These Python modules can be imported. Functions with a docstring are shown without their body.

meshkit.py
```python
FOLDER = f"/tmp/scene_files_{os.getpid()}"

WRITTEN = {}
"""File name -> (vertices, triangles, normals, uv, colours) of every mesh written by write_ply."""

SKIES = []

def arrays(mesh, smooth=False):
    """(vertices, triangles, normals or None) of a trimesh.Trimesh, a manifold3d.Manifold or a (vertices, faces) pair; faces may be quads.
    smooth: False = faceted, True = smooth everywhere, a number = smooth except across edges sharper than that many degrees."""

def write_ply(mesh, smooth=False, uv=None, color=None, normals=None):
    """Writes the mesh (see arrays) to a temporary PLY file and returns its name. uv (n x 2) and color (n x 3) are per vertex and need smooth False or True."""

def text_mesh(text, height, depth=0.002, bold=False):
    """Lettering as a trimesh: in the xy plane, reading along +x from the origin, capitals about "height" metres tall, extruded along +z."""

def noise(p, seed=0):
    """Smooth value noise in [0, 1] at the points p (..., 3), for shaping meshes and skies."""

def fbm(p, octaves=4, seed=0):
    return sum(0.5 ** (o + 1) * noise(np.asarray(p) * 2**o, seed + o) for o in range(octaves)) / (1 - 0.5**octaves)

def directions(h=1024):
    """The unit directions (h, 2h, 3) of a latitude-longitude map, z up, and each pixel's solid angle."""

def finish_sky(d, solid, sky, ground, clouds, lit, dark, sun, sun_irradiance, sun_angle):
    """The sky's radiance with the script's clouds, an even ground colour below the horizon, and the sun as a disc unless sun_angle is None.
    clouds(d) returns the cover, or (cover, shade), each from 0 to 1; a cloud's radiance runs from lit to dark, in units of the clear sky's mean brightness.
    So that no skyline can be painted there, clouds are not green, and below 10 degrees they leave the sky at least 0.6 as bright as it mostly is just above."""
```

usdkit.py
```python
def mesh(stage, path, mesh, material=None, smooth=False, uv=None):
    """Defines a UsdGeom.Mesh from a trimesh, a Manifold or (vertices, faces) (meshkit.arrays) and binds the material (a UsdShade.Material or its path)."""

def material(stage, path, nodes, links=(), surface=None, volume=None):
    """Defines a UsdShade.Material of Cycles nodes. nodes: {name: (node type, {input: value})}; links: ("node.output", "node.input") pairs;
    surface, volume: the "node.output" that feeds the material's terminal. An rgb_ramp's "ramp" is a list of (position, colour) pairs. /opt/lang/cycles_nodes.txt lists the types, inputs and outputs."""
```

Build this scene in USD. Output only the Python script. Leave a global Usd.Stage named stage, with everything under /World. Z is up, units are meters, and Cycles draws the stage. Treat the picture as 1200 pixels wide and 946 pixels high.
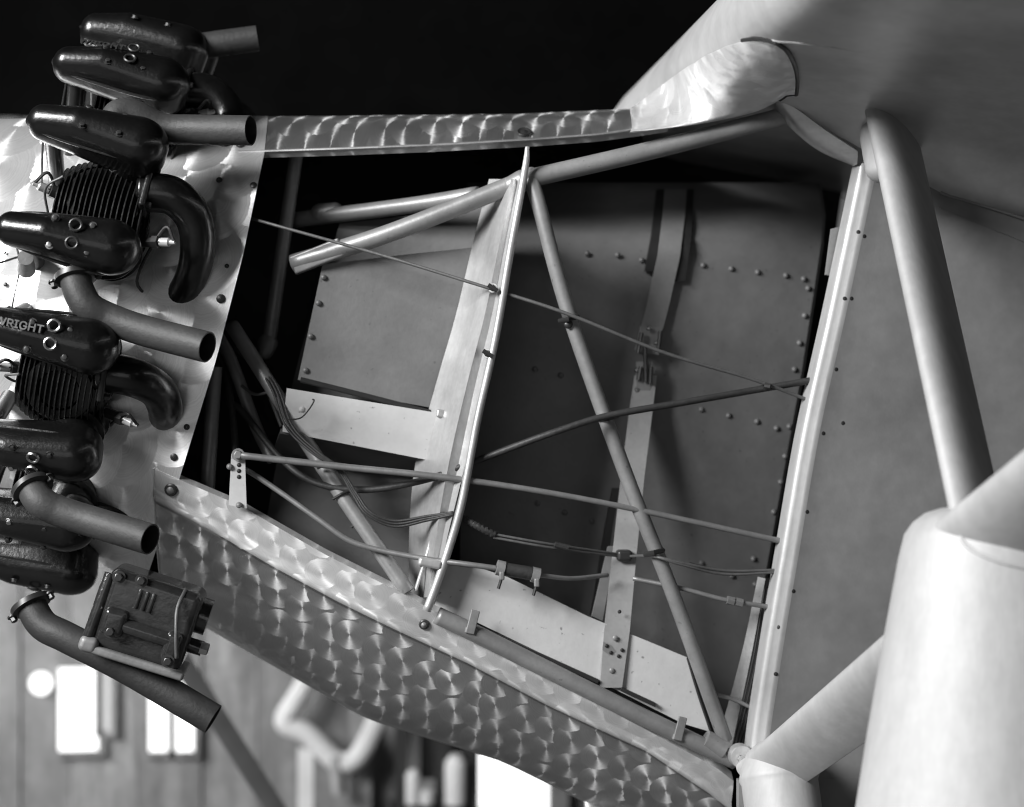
import math, random
import numpy as np, trimesh, manifold3d as m3
import usdkit, meshkit
from pxr import Usd, UsdGeom, UsdLux, UsdShade, Gf, Sdf, Vt

rng = np.random.default_rng(7)
stage = Usd.Stage.CreateInMemory()
UsdGeom.SetStageUpAxis(stage, 'Z'); UsdGeom.SetStageMetersPerUnit(stage, 1.0)
UsdGeom.Xform.Define(stage, '/World'); UsdGeom.Scope.Define(stage, '/World/Looks')

# ------------------------------------------------------------------ camera, lamps, exposure
FPX = 1900.0                                   # focal length in pixels of the 1200 wide photograph
YAW = math.radians(6.4)                        # the camera looks slightly aft
CAM = np.array([0.0, -3.0, 1.8])
FW = np.array([math.sin(YAW), math.cos(YAW), 0.0]); RT = np.array([math.cos(YAW), -math.sin(YAW), 0.0]); UPV = np.array([0, 0, 1.0])
cam = UsdGeom.Camera.Define(stage, '/World/camera')
M = Gf.Matrix4d(*RT, 0, *UPV, 0, *(-FW), 0, *CAM, 1)
cam.AddTransformOp().Set(M)
cam.CreateHorizontalApertureAttr(36.0); cam.CreateVerticalApertureAttr(36.0 * 946 / 1200)
cam.CreateFocalLengthAttr(36.0 * FPX / 1200); cam.CreateFStopAttr(1.7); cam.CreateFocusDistanceAttr(2.93)
cam.CreateClippingRangeAttr(Gf.Vec2f(0.05, 1000))
cam.CreateExposureAttr(0.0)

def lamp(name, pos, aim, w, h, power, col=(1, 1, 1)):
    l = UsdLux.RectLight.Define(stage, '/World/' + name)
    z = np.array(pos, float) - np.array(aim, float); z /= np.linalg.norm(z)
    x = np.cross([0, 0, 1], z); x /= np.linalg.norm(x); y = np.cross(z, x)
    l.AddTransformOp().Set(Gf.Matrix4d(*x, 0, *y, 0, *z, 0, *map(float, pos), 1))
    l.CreateWidthAttr(w); l.CreateHeightAttr(h); l.CreateIntensityAttr(power); l.CreateColorAttr(Gf.Vec3f(*col))
    return l
lamp('hangar_door_light', (-4.3, -3.2, 4.5), (0.5, 0.0, 1.9), 2.6, 1.9, 54.0)
lamp('hangar_side_light', (-1.2, -5.6, 1.7), (0.6, 0, 1.8), 3.2, 1.8, 0.78)
lamp('far_wall_light', (-2.3, 2.5, 1.5), (1.0, 4.0, 0.9), 1.2, 0.8, 14.0)
dome = UsdLux.DomeLight.Define(stage, '/World/sky')
dm = usdkit.material(stage, '/World/Looks/dim_hangar_air', {'b': ('background_shader', {'color': (1, 1, 1), 'strength': 0.008})}, [], surface='b.background')
UsdShade.MaterialBindingAPI.Apply(dome.GetPrim()).Bind(dm)
dome.GetPrim().SetCustomDataByKey('kind', 'structure')

# ------------------------------------------------------------------ pixel rays and small helpers
def ray(px, py): return FW + RT * ((px - 600) / FPX) + UPV * ((473 - py) / FPX)
def P(px, py, Y=0.0):
    r = ray(px, py); return CAM + r * ((Y - CAM[1]) / r[1])
def PZ(px, py, Z):
    r = ray(px, py); return CAM + r * ((Z - CAM[2]) / r[2])
def proj(p):
    d = np.asarray(p, float) - CAM; k = FPX / (d @ FW)
    return 600 + (d @ RT) * k, 473 - (d @ UPV) * k
ATT = math.radians(11.8)
AX = np.array([-math.cos(ATT), 0, math.sin(ATT)])       # forward along the aeroplane
AU = np.array([math.sin(ATT), 0, math.cos(ATT)])        # up in the aeroplane's frame
AS = np.array([0, -1.0, 0])                             # port side

used = {}
def path_for(parent, name):
    k = (parent, name); n = used.get(k, -1) + 1; used[k] = n
    return f'{parent}/{name}' + (f'_{n:03d}' if n else '')
def meta(prim, label=None, category=None, group=None, kind=None):
    for k, v in (('label', label), ('category', category), ('group', group), ('kind', kind)):
        if v: prim.SetCustomDataByKey(k, v)
def obj(name, mesh, mat, parent='/World', label=None, category=None, group=None, kind=None, smooth=35):
    p = path_for(str(parent), name)
    if isinstance(mesh, list): mesh = trimesh.util.concatenate(mesh)
    m = usdkit.mesh(stage, p, mesh, MT[mat], smooth=smooth)
    UsdGeom.Gprim(m.GetPrim()).CreateDoubleSidedAttr(True)
    meta(m.GetPrim(), label, category, group, kind)
    return p
def thing(name, label, category, group=None, kind=None):
    p = path_for('/World', name); x = UsdGeom.Xform.Define(stage, p); meta(x.GetPrim(), label, category, group, kind)
    return p

def unit(v): v = np.asarray(v, float); return v / max(np.linalg.norm(v), 1e-12)
def spline(pts, n=10):
    pts = np.asarray(pts, float)
    if len(pts) < 3: return pts
    q = np.vstack([2 * pts[0] - pts[1], pts, 2 * pts[-1] - pts[-2]]); out = []
    for i in range(len(pts) - 1):
        a, b, c, d = q[i:i + 4]
        for t in np.linspace(0, 1, n, endpoint=False):
            out.append(.5 * (2 * b + (c - a) * t + (2 * a - 5 * b + 4 * c - d) * t * t + (3 * b - a - 3 * c + d) * t ** 3))
    return np.vstack([out, pts[-1]])
def tube(pts, r, sides=16, cap=True, inner=None):
    """a round tube along a polyline; r may be a list; inner = wall of an open pipe's mouth at the last point"""
    pts = np.asarray(pts, float); n = len(pts); r = np.broadcast_to(np.asarray(r, float), (n,)) if np.ndim(r) == 0 or len(np.atleast_1d(r)) == n else np.interp(np.linspace(0, 1, n), np.linspace(0, 1, len(r)), r)
    t = np.gradient(pts, axis=0); t /= np.linalg.norm(t, axis=1)[:, None]
    x = unit(np.cross(t[0], [0.3, .2, .93] if abs(t[0][2]) < .9 else [1, 0, 0])); V = []
    a = np.linspace(0, 2 * np.pi, sides, endpoint=False)
    rings = [(pts[i], t[i], r[i]) for i in range(n)]
    if inner: rings += [(pts[-1], t[-1], r[-1] - inner), (pts[-1] - t[-1] * .12, t[-1], r[-1] - inner)]
    for p, tt, rr in rings:
        x = unit(x - tt * (x @ tt)); y = np.cross(tt, x)
        V.append(p + rr * (np.cos(a)[:, None] * x + np.sin(a)[:, None] * y))
    V = np.vstack(V); F = []; m = len(rings)
    for i in range(m - 1):
        for k in range(sides):
            k2 = (k + 1) % sides; F += [[i * sides + k, i * sides + k2, (i + 1) * sides + k2], [i * sides + k, (i + 1) * sides + k2, (i + 1) * sides + k]]
    if cap:
        V = np.vstack([V, rings[0][0], rings[-1][0]]); c0, c1 = m * sides, m * sides + 1
        for k in range(sides):
            k2 = (k + 1) % sides; F += [[c0, k2, k], [c1, (m - 1) * sides + k, (m - 1) * sides + k2]]
    return trimesh.Trimesh(V, F, process=False)
def grid(pts, closed_u=False):
    """(n, m, 3) points -> sheet"""
    pts = np.asarray(pts, float); n, m = pts.shape[:2]; F = []
    for i in range(n - 1):
        for j in range(m - 1 if not closed_u else m):
            a, b = i * m + j, i * m + (j + 1) % m; F += [[a, b, b + m], [a, b + m, a + m]]
    return trimesh.Trimesh(pts.reshape(-1, 3), F, process=False)
def plate(pts, thick, direction=(0, 1, 0), bevel=0.0):
    """a flat polygonal plate (ordered outline, roughly planar) thickened along direction"""
    from shapely.geometry import Polygon
    pts = np.asarray(pts, float); c = pts.mean(0); u, s, vt = np.linalg.svd(pts - c); ex, ey, n = vt
    d = np.asarray(direction, float)
    if n @ d < 0: n = -n
    ey = np.cross(n, ex); q = np.stack([(pts - c) @ ex, (pts - c) @ ey], 1)
    po = Polygon(q).buffer(0)
    m = trimesh.creation.extrude_polygon(po, thick, engine='earcut')
    T = np.eye(4); T[:3, 0], T[:3, 1], T[:3, 2], T[:3, 3] = ex, ey, n, c
    m.apply_transform(T); return m
def frame_T(o, ex, ey, ez):
    T = np.eye(4); T[:3, 0], T[:3, 1], T[:3, 2], T[:3, 3] = ex, ey, ez, o; return T
def basis(n):
    n = unit(n); x = unit(np.cross([0, 0, 1] if abs(n[2]) < .9 else [1, 0, 0], n)); return x, np.cross(n, x), n
def lathe(prof, o, n, sides=24):
    """profile of (radius, height) revolved about n through o"""
    x, y, z = basis(n); a = np.linspace(0, 2 * np.pi, sides, endpoint=False)
    V = [np.asarray(o) + h * z + r * (np.cos(a)[:, None] * x + np.sin(a)[:, None] * y) for r, h in prof]
    m = grid(np.array(V), True); 
    return m
def dome_head(p, n, r, h=None):
    h = h or r * .55
    return lathe([(r, 0), (r * .92, h * .45), (r * .6, h * .85), (0.0004, h)], p, n, 10)
def hexbolt(p, n, r, h):
    return trimesh.util.concatenate([lathe([(r * 1.5, 0), (r * 1.5, h * .25), (r, h * .25)], p, n, 14), lathe([(r, 0), (r, h), (r * .8, h * 1.1), (.0003, h * 1.1)], p, n, 6)])
def hull(spheres, sub=20):
    pts = []
    base = trimesh.creation.icosphere(2).vertices
    for c, r in spheres: pts.append(np.asarray(c) + base * np.asarray(r))
    return trimesh.convex.convex_hull(np.vstack(pts))
def rbox(o, ex, ey, ez, sx, sy, sz, r):
    pts = []; base = trimesh.creation.icosphere(2).vertices * r
    ex, ey, ez = map(np.asarray, (ex, ey, ez))
    for a in (-1, 1):
        for b in (-1, 1):
            for c in (-1, 1): pts.append(o + ex * a * (sx / 2 - r) + ey * b * (sy / 2 - r) + ez * c * (sz / 2 - r) + base)
    return trimesh.convex.convex_hull(np.vstack(pts))
def pl(*a, Y=0.0, n=10):
    """smooth pixel polyline at depth(s) Y -> 3-D"""
    q = [P(p[0], p[1], p[2] if len(p) > 2 else Y) for p in a]
    return spline(q, n)

def hit(ms, px, py):
    r, best = ray(px, py), (9, None)
    for m_ in ms:
        v, f = np.asarray(m_.vertices), np.asarray(m_.faces); a, b, c = v[f[:, 0]], v[f[:, 1]], v[f[:, 2]]; e1, e2 = b - a, c - a
        h_ = np.cross(r, e2); det = (e1 * h_).sum(1); iv = 1 / np.where(abs(det) > 1e-14, det, 1e9); q0 = CAM - a; u_ = (q0 * h_).sum(1) * iv; qq = np.cross(q0, e1); w_ = (qq @ r) * iv; t = (e2 * qq).sum(1) * iv
        k_ = np.where((u_ >= 0) & (w_ >= 0) & (u_ + w_ <= 1) & (t > 0), t, 9); i_ = k_.argmin()
        if k_[i_] < best[0]:
            n_ = unit(np.cross(e1[i_], e2[i_])); best = (k_[i_], n_ if n_[1] < 0 else -n_)
    return CAM + r * best[0], best[1]

# ------------------------------------------------------------------ materials
MT = {}
def g(v): return (v, v, v)
class Graph:
    def __init__(s): s.n, s.l, s.k = {}, [], 0
    def add(s, kind, ins, out):
        s.k += 1; nm = f'n{s.k}'; vals = {}
        for k, v in ins.items():
            if isinstance(v, str) and v.startswith('@'): s.l.append((v[1:], f'{nm}.{k}'))
            else: vals[k] = v
        s.n[nm] = (kind, vals); return f'@{nm}.{out}'
    def m(s, op, a, b=0.0, c=0.0): return s.add('math', {'math_type': op, 'value1': a, 'value2': b, 'value3': c}, 'value')
    def v(s, op, a, b=(0, 0, 0), out='vector', **kw): return s.add('vector_math', dict({'math_type': op, 'vector1': a, 'vector2': b}, **kw), out)
def surf(name, base, rough=.5, metal=0.0, mott=.15, scale=9.0, rvar=.1, bump=.0, bscale=60., spec=.5, coat=0., specks=0.0, streak=None, grime=.22, scratch=None, dent=0.0):
    """painted or metal surface with mottling, faint wear and uneven gloss"""
    G = Graph(); pos = G.add('geometry', {}, 'position')
    if streak: pos2 = G.v('multiply', pos, streak)
    else: pos2 = pos
    n1 = G.add('noise_texture', {'vector': pos2, 'scale': scale, 'detail': 6.0, 'roughness': .62}, 'fac')
    n2 = G.add('noise_texture', {'vector': pos, 'scale': scale * 9, 'detail': 4.0, 'roughness': .6}, 'fac')
    s = G.m('multiply_add', n1, mott * 3.0, 1 - mott * 1.5); s2 = G.m('multiply_add', n2, mott * 1.4, 1 - mott * .7)
    k = G.m('multiply', G.m('multiply', s, s2), base)
    gr = G.add('noise_texture', {'vector': pos2, 'scale': 2.6, 'detail': 8.0, 'roughness': .7}, 'fac')
    k = G.m('multiply', k, G.add('map_range', {'value': gr, 'from_min': .3, 'from_max': .62, 'to_min': 1 - grime, 'to_max': 1.04, 'clamp': True}, 'result'))
    if scratch:
        sv = G.add('noise_texture', {'vector': G.v('multiply', pos, scratch), 'scale': 1.0, 'detail': 3.0, 'roughness': .6}, 'fac')
        k = G.m('multiply', k, G.add('map_range', {'value': sv, 'from_min': .33, 'from_max': .68, 'to_min': .95, 'to_max': 1.05, 'clamp': True}, 'result'))
    if specks:
        n3 = G.add('noise_texture', {'vector': pos, 'scale': 95.0, 'detail': 2.0, 'roughness': .5}, 'fac')
        sp = G.add('map_range', {'value': n3, 'from_min': .70, 'from_max': .76, 'to_min': 1.0, 'to_max': 1 - specks, 'clamp': True}, 'result')
        k = G.m('multiply', k, sp)
    col = G.add('combine_color', {'r': k, 'g': k, 'b': k}, 'color')
    ro = G.m('multiply_add', n1, rvar * 2, rough - rvar)
    ins = {'base_color': col, 'roughness': ro, 'metallic': metal, 'specular_ior_level': spec, 'coat_weight': coat, 'coat_roughness': .08}
    if dent:
        n5 = G.add('noise_texture', {'vector': pos, 'scale': 6.0, 'detail': 2.0, 'roughness': .4}, 'fac')
        ins['normal'] = G.add('bump', {'height': n5, 'strength': dent, 'distance': .03}, 'normal')
    if bump:
        n4 = G.add('noise_texture', {'vector': pos2, 'scale': bscale, 'detail': 5.0, 'roughness': .6}, 'fac')
        bi = {'height': n4, 'strength': bump, 'distance': .004}
        if 'normal' in ins: bi['normal'] = ins['normal']
        ins['normal'] = G.add('bump', bi, 'normal')
    b = G.add('principled_bsdf', ins, 'BSDF')
    MT[name] = usdkit.material(stage, '/World/Looks/' + name, G.n, G.l, surface=b[1:])

def turned(name, A, B, s, base=.62, rough=.34, aniso=.85, metal=1.0, R=.64, vs=.85):
    """engine-turned sheet: overlapping brushed spots in staggered rows; the anisotropic tangent runs round each spot"""
    G = Graph(); pos = G.add('geometry', {}, 'position'); A, B = unit(A), unit(B)
    u0 = G.m('divide', G.v('dot_product', pos, tuple(A), 'value'), s); v0 = G.m('divide', G.v('dot_product', pos, tuple(B), 'value'), s * vs)
    w = G.add('noise_texture', {'vector': pos, 'scale': 3.5, 'detail': 2.0}, 'color')
    sep = G.add('separate_color', {'color': w}, 'r'); nd = sep[1:].split('.')[0]
    u = G.m('multiply_add', G.m('subtract', sep, .5), .45, u0); v = G.m('multiply_add', G.m('subtract', f'@{nd}.g', .5), .45, v0)
    wf = G.add('separate_color', {'color': G.add('noise_texture', {'vector': pos, 'scale': 130.0, 'detail': 2.0}, 'color')}, 'r'); nf = wf[1:].split('.')[0]
    u = G.m('multiply_add', G.m('subtract', wf, .5), .09, u); v = G.m('multiply_add', G.m('subtract', f'@{nf}.g', .5), .09, v)
    jf = G.m('floor', v); du = dv = rnd = None
    for dj in (0.0, 1.0):
        j = G.m('add', jf, dj); off = G.m('multiply', G.m('floored_modulo', j, 2.0), .5); uo = G.m('subtract', u, off); iF = G.m('floor', uo)
        for di in (0.0, 1.0):
            i = G.m('add', iF, di); cell = G.add('combine_xyz', {'x': i, 'y': j, 'z': 1.7}, 'vector')
            wn = G.add('white_noise_texture', {'dimensions': '3D', 'vector': cell}, 'color'); sc = G.add('separate_color', {'color': wn}, 'r'); nn = sc[1:].split('.')[0]
            a = G.m('subtract', G.m('subtract', uo, i), G.m('multiply_add', sc, .34, -.17)); b = G.m('subtract', G.m('subtract', v, j), G.m('multiply_add', f'@{nn}.g', .34, -.17))
            d = G.m('sqrt', G.m('add', G.m('multiply', a, a), G.m('multiply', b, b)))
            if du is None: du, dv, rnd, dist = a, b, f'@{nn}.b', d
            else:
                ins_ = G.m('less_than', d, R)
                mixf = lambda x, y: G.add('mix_float', {'fac': ins_, 'a': x, 'b': y}, 'result')
                du, dv, rnd, dist = mixf(du, a), mixf(dv, b), mixf(rnd, f'@{nn}.b'), mixf(dist, d)
    tA = G.v('scale', tuple(A), scale=du, out='vector'); tB = G.v('scale', tuple(B), scale=dv, out='vector')
    tan = G.v('normalize', G.v('add', tA, tB))
    # fine brushing inside the spot, an even wear, and each spot's own tone
    fine = G.add('noise_texture', {'dimensions': '1D', 'w': G.m('multiply_add', rnd, 31.0, G.m('multiply', dist, 26.0)), 'scale': 1.0, 'detail': 3.0}, 'fac')
    wear = G.add('noise_texture', {'vector': pos, 'scale': 14.0, 'detail': 6.0, 'roughness': .65}, 'fac')
    k = G.m('multiply', G.m('multiply_add', rnd, .16, .92), G.m('multiply_add', wear, .3, .85))
    k = G.m('multiply', G.m('multiply', k, G.m('multiply_add', fine, .3, .85)), base)
    col = G.add('combine_color', {'r': k, 'g': k, 'b': k}, 'color')
    ro = G.m('multiply_add', rnd, .16, G.m('multiply_add', wear, .2, rough - .18))
    dent = G.add('noise_texture', {'vector': pos, 'scale': 7.0, 'detail': 2.0}, 'fac')
    nrm = G.add('bump', {'height': dent, 'strength': .25, 'distance': .006}, 'normal')
    b = G.add('principled_bsdf', {'base_color': col, 'roughness': ro, 'metallic': metal, 'anisotropic': aniso, 'tangent': tan, 'normal': nrm}, 'BSDF')
    MT[name] = usdkit.material(stage, '/World/Looks/' + name, G.n, G.l, surface=b[1:])
def emit(name, v, s):
    MT[name] = usdkit.material(stage, '/World/Looks/' + name, {'e': ('emission', {'color': g(v), 'strength': s})}, [], surface='e.emission')

LC = unit([1, 0, -.5])                       # along the lower cowl
turned('turned_lower', LC, np.cross(LC, [0, 1, 0]), .052, base=.54, rough=.47, aniso=.78, metal=.9)
turned('turned_upper', (1, 0, 0), (0, .9, -.45), .052, base=.54, rough=.47, aniso=.78, metal=.9)
turned('turned_cuff', (1, 0, -.1), (0, .8, -.6), .05, base=.82, rough=.5, aniso=.55, metal=.55)
turned('turned_flange', LC, np.cross(LC, [0, 1, 0]), .052, base=.58, rough=.48, aniso=.6, metal=.55)
turned('turned_nose', AU, AX, .085, base=.86, rough=.44, aniso=.8, metal=.7, R=.9)
surf('bright_sheet', .72, .42, .9, .14, 14, .1, .12, 30, dent=.3, scratch=(9, 9, 160))
surf('flange_sheet', .5, .45, .5, .14, 12, .08, .1, 30, dent=.25, scratch=(8, 60, 120))
surf('frame_metal', .55, .42, .6, .2, 14, .1, .1, 40, dent=.35, scratch=(90, 90, 8))
surf('brushed_belly', .6, .42, .8, .22, 40, .1, .25, 60, streak=(.12, 1, 1))
surf('silver_dope', .25, .5, .2, .2, 3.2, .06, .06, 220, dent=.18, grime=.3)
surf('strut_silver', .46, .56, .1, .12, 6, .06, .08, 160, streak=(1, 1, .25), grime=.25, scratch=(45, 45, 5))
surf('bead_silver', .45, .44, .25, .12, 9, .08, .06, 120, scratch=(90, 90, 8))
surf('wing_silver', .62, .42, .3, .14, 3, .06, .05, 90, dent=.2, grime=.35)
surf('tube_grey', .27, .42, .3, .18, 18, .08, .1, 90, specks=.3, grime=.35)
surf('panel_grey', .17, .5, .1, .14, 7, .06, .12, 110, specks=.3, dent=.25, grime=.3)
surf('tank_grey', .17, .48, .1, .14, 6, .06, .12, 110, specks=.3, dent=.3, grime=.3)
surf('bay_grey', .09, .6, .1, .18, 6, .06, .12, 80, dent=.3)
surf('plate_light', .52, .6, .0, .08, 10, .05, .08, 120, specks=.55, dent=.15, grime=.2)
surf('strap_pale', .33, .5, .2, .15, 14, .08, .08, 90, specks=.3)
surf('strap_grey', .24, .5, .2, .15, 14, .08, .08, 90)
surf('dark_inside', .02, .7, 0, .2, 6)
surf('black_enamel', .004, .27, 0, .3, 20, .08, .16, 130, coat=.3)
surf('black_casting', .010, .38, 0, .25, 30, .1, .35, 120)
surf('stack_steel', .05, .6, .3, .3, 12, .12, .25, 130, grime=.5)
surf('stack_pale', .22, .5, .3, .25, 14, .1, .2, 120)
surf('pushrod_black', .03, .25, .3, .2, 20)
surf('bolt_steel', .55, .3, 1.0, .2, 40)
surf('bolt_dark', .06, .4, .6, .2, 40)
surf('porcelain', .4, .25, 0, .05, 20)
surf('hose_dark', .035, .55, .1, .3, 60, .1, .3, 160)
surf('cable_grey', .12, .5, .3, .25, 60, .1, .2, 200)
surf('rod_grey', .22, .42, .4, .2, 40, .1, .1, 160)
surf('oily_casting', .05, .2, .5, .35, 30, .1, .3, 60, coat=.5)
surf('far_grey', .10, .6, .1)
surf('stack_dark', .035, .6, .3, .3, 12, .12, .25, 130, grime=.4)
surf('rubber_black', .015, .6, 0, .2, 30)
surf('letter_metal', .14, .4, .8, .3, 60)
surf('plank_a', .23, .75, 0, .4, 2.2, .05, .2, 20, streak=(3, 1, .6), grime=.5)
surf('plank_b', .26, .75, 0, .4, 2.6, .05, .2, 20, streak=(3, 1, .6), grime=.5)
surf('plank_c', .20, .75, 0, .4, 2.4, .05, .2, 20, streak=(3, 1, .6), grime=.5)
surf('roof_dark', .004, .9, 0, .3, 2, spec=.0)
surf('floor_concrete', .07, .8, 0, .2, 1.5, .05, .1, 20)
surf('rag_white', .65, .8, 0, .1, 8)
surf('soot_dark', .02, .6, 0, .2, 8)
emit('daylight', 1.0, 2.2); emit('daylight_soft', 1.0, .75)

# ------------------------------------------------------------------ hangar behind (setting)
WY = 4.0
obj('floor', plate([(-9, -7, 0), (11, -7, 0), (11, WY + 1, 0), (-9, WY + 1, 0)], .1, (0, 0, -1)), 'floor_concrete', kind='structure', label='pale concrete hangar floor', smooth=False)
wall = thing('hangar_wall', 'planked hangar wall far behind the aeroplane, out of focus, with bright panes', 'wall')
x, k = -5.0, 0
while x < 8.0:
    w = rng.uniform(.17, .30); y = WY + rng.uniform(0, .02)
    if k % 9 == 4: obj('batten', trimesh.creation.box((.09, .08, 3.0), trimesh.transformations.translation_matrix((x, WY - .045, 1.5))), 'plank_b', wall, smooth=False)
    b = trimesh.creation.box((w - .004, .03, 3.0)); b.apply_translation((x + w / 2, y + .02, 1.5))
    obj('plank', b, ['plank_a', 'plank_b', 'plank_c'][int(rng.integers(3))], wall, smooth=False)
    x += w; k += 1
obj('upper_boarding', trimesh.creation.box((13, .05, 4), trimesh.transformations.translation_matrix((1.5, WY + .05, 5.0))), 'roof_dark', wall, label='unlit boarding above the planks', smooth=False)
def pane(x0, y0, x1, y1, mat, name='window', Y=WY - .03, label=None):
    a, b = P(x0, y0, Y), P(x1, y1, Y); c = (a + b) / 2; w, h = abs(b[0] - a[0]), abs(a[2] - b[2])
    fr = []
    for dx, dz, sx, sz in ((0, h / 2 + .012, w + .05, .024), (0, -h / 2 - .012, w + .05, .024), (w / 2 + .012, 0, .024, h), (-w / 2 - .012, 0, .024, h)):
        bb = trimesh.creation.box((sx, .012, sz)); bb.apply_translation(c + [dx, 0, dz]); fr.append(bb)
    f = obj(name, fr, 'plank_b', wall, label=label, smooth=False)
    p = trimesh.creation.box((w, .01, h)); p.apply_translation(c); obj('pane', p, mat, f, smooth=False)
pane(69, 783, 115, 879, 'daylight', label='widest bright pane under the exhaust stack')
pane(118, 785, 129, 856, 'daylight_soft')
pane(175, 800, 199, 880, 'daylight'); pane(204, 800, 227, 880, 'daylight')
roof = thing('hangar_roof', 'dark roof boarding and beams above the aeroplane, almost black', 'roof')
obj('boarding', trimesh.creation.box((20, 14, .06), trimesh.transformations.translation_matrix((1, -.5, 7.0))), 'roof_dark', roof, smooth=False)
for yy, zz in ((3.6, 4.3), (3.0, 5.0), (2.4, 5.6)):
    obj('beam', trimesh.creation.box((13, .16, .22), trimesh.transformations.translation_matrix((1.5, yy, zz))), 'soot_dark', roof, smooth=False)
disc = lathe([(.0004, 0), (.042, 0), (.047, .02), (.035, .03), (.0004, .03)], P(49, 800, WY - .06), (0, -1, 0), 20)
obj('wall_lamp', disc, 'daylight', label='round glowing lamp low on the planked wall, left of the bright panes', category='lamp')
hz = thing('air_hose', 'pale hose hanging in a bent loop against the planks below the fuselage', 'hose')
obj('hose_run', tube(pl((375, 770), (350, 815), (334, 846), (362, 862), (395, 892), (420, 886), (448, 830), (462, 790), Y=WY - .18), .045, 12), 'rag_white', hz)
obj('coupling', tube(pl((392, 886), (398, 930), Y=WY - .2), .03, 12), 'plank_b', hz)
pst = thing('short_post', 'short pale post on the floor beneath the hanging hose', 'post')
obj('shaft', trimesh.creation.box((.06, .06, .55), trimesh.transformations.translation_matrix(P(358, 990, 3.4) + [0, 0, .1])), 'rag_white', pst, smooth=False)
obj('foot', trimesh.creation.box((.16, .16, .04), trimesh.transformations.translation_matrix([P(358, 990, 3.4)[0], 3.4, .02])), 'plank_c', pst, smooth=False)
dw = thing('doorway', 'bright open doorway in the wall beneath the fuselage belly', 'doorway')
a, b = P(560, 860, WY - .02), P(642, 860, WY - .02)
bb = trimesh.creation.box((b[0] - a[0], .02, 1.0)); bb.apply_translation(((a[0] + b[0]) / 2, WY - .02, .5)); obj('daylit_opening', bb, 'daylight', dw, smooth=False)
for q in (a[0] - .04, b[0] + .04):
    obj('jamb', trimesh.creation.box((.08, .07, 1.1), trimesh.transformations.translation_matrix((q, WY - .045, .55))), 'plank_c', dw, smooth=False)
rk = thing('tool_rack', 'dark upright rack with pale cans beside the bright doorway', 'rack')
for px in (470, 517, 549): obj('upright', trimesh.creation.box((.05, .05, .8), trimesh.transformations.translation_matrix((P(px, 900, 3.6)[0], 3.6, .4))), 'soot_dark', rk, smooth=False)
c = P(510, 945, 3.6); obj('shelf', trimesh.creation.box((.36, .3, .03), trimesh.transformations.translation_matrix((c[0], 3.6, c[2] - .02))), 'soot_dark', rk, smooth=False)
obj('back_board', trimesh.creation.box((.2, .02, .3), trimesh.transformations.translation_matrix(P(520, 870, 3.75))), 'soot_dark', rk, smooth=False)
for i, (px, py0, r, nm) in enumerate(((484, 902, .03, 'pale narrow can at the left end of the dark rack'), (534, 885, .045, 'taller rounded pale can between the dark uprights'), (500, 925, .03, 'squat pale can in the middle of the dark rack'))):
    top, c = P(px, py0, 3.55), P(px, 942, 3.55); h = top[2] - c[2] + .0
    obj('can', lathe([(.0004, 0), (r, 0), (r, h * .85), (r * .6, h * .95), (r * .55, h), (.0004, h)], c, (0, 0, 1), 18), 'rag_white', label=nm, category='can')

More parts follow.
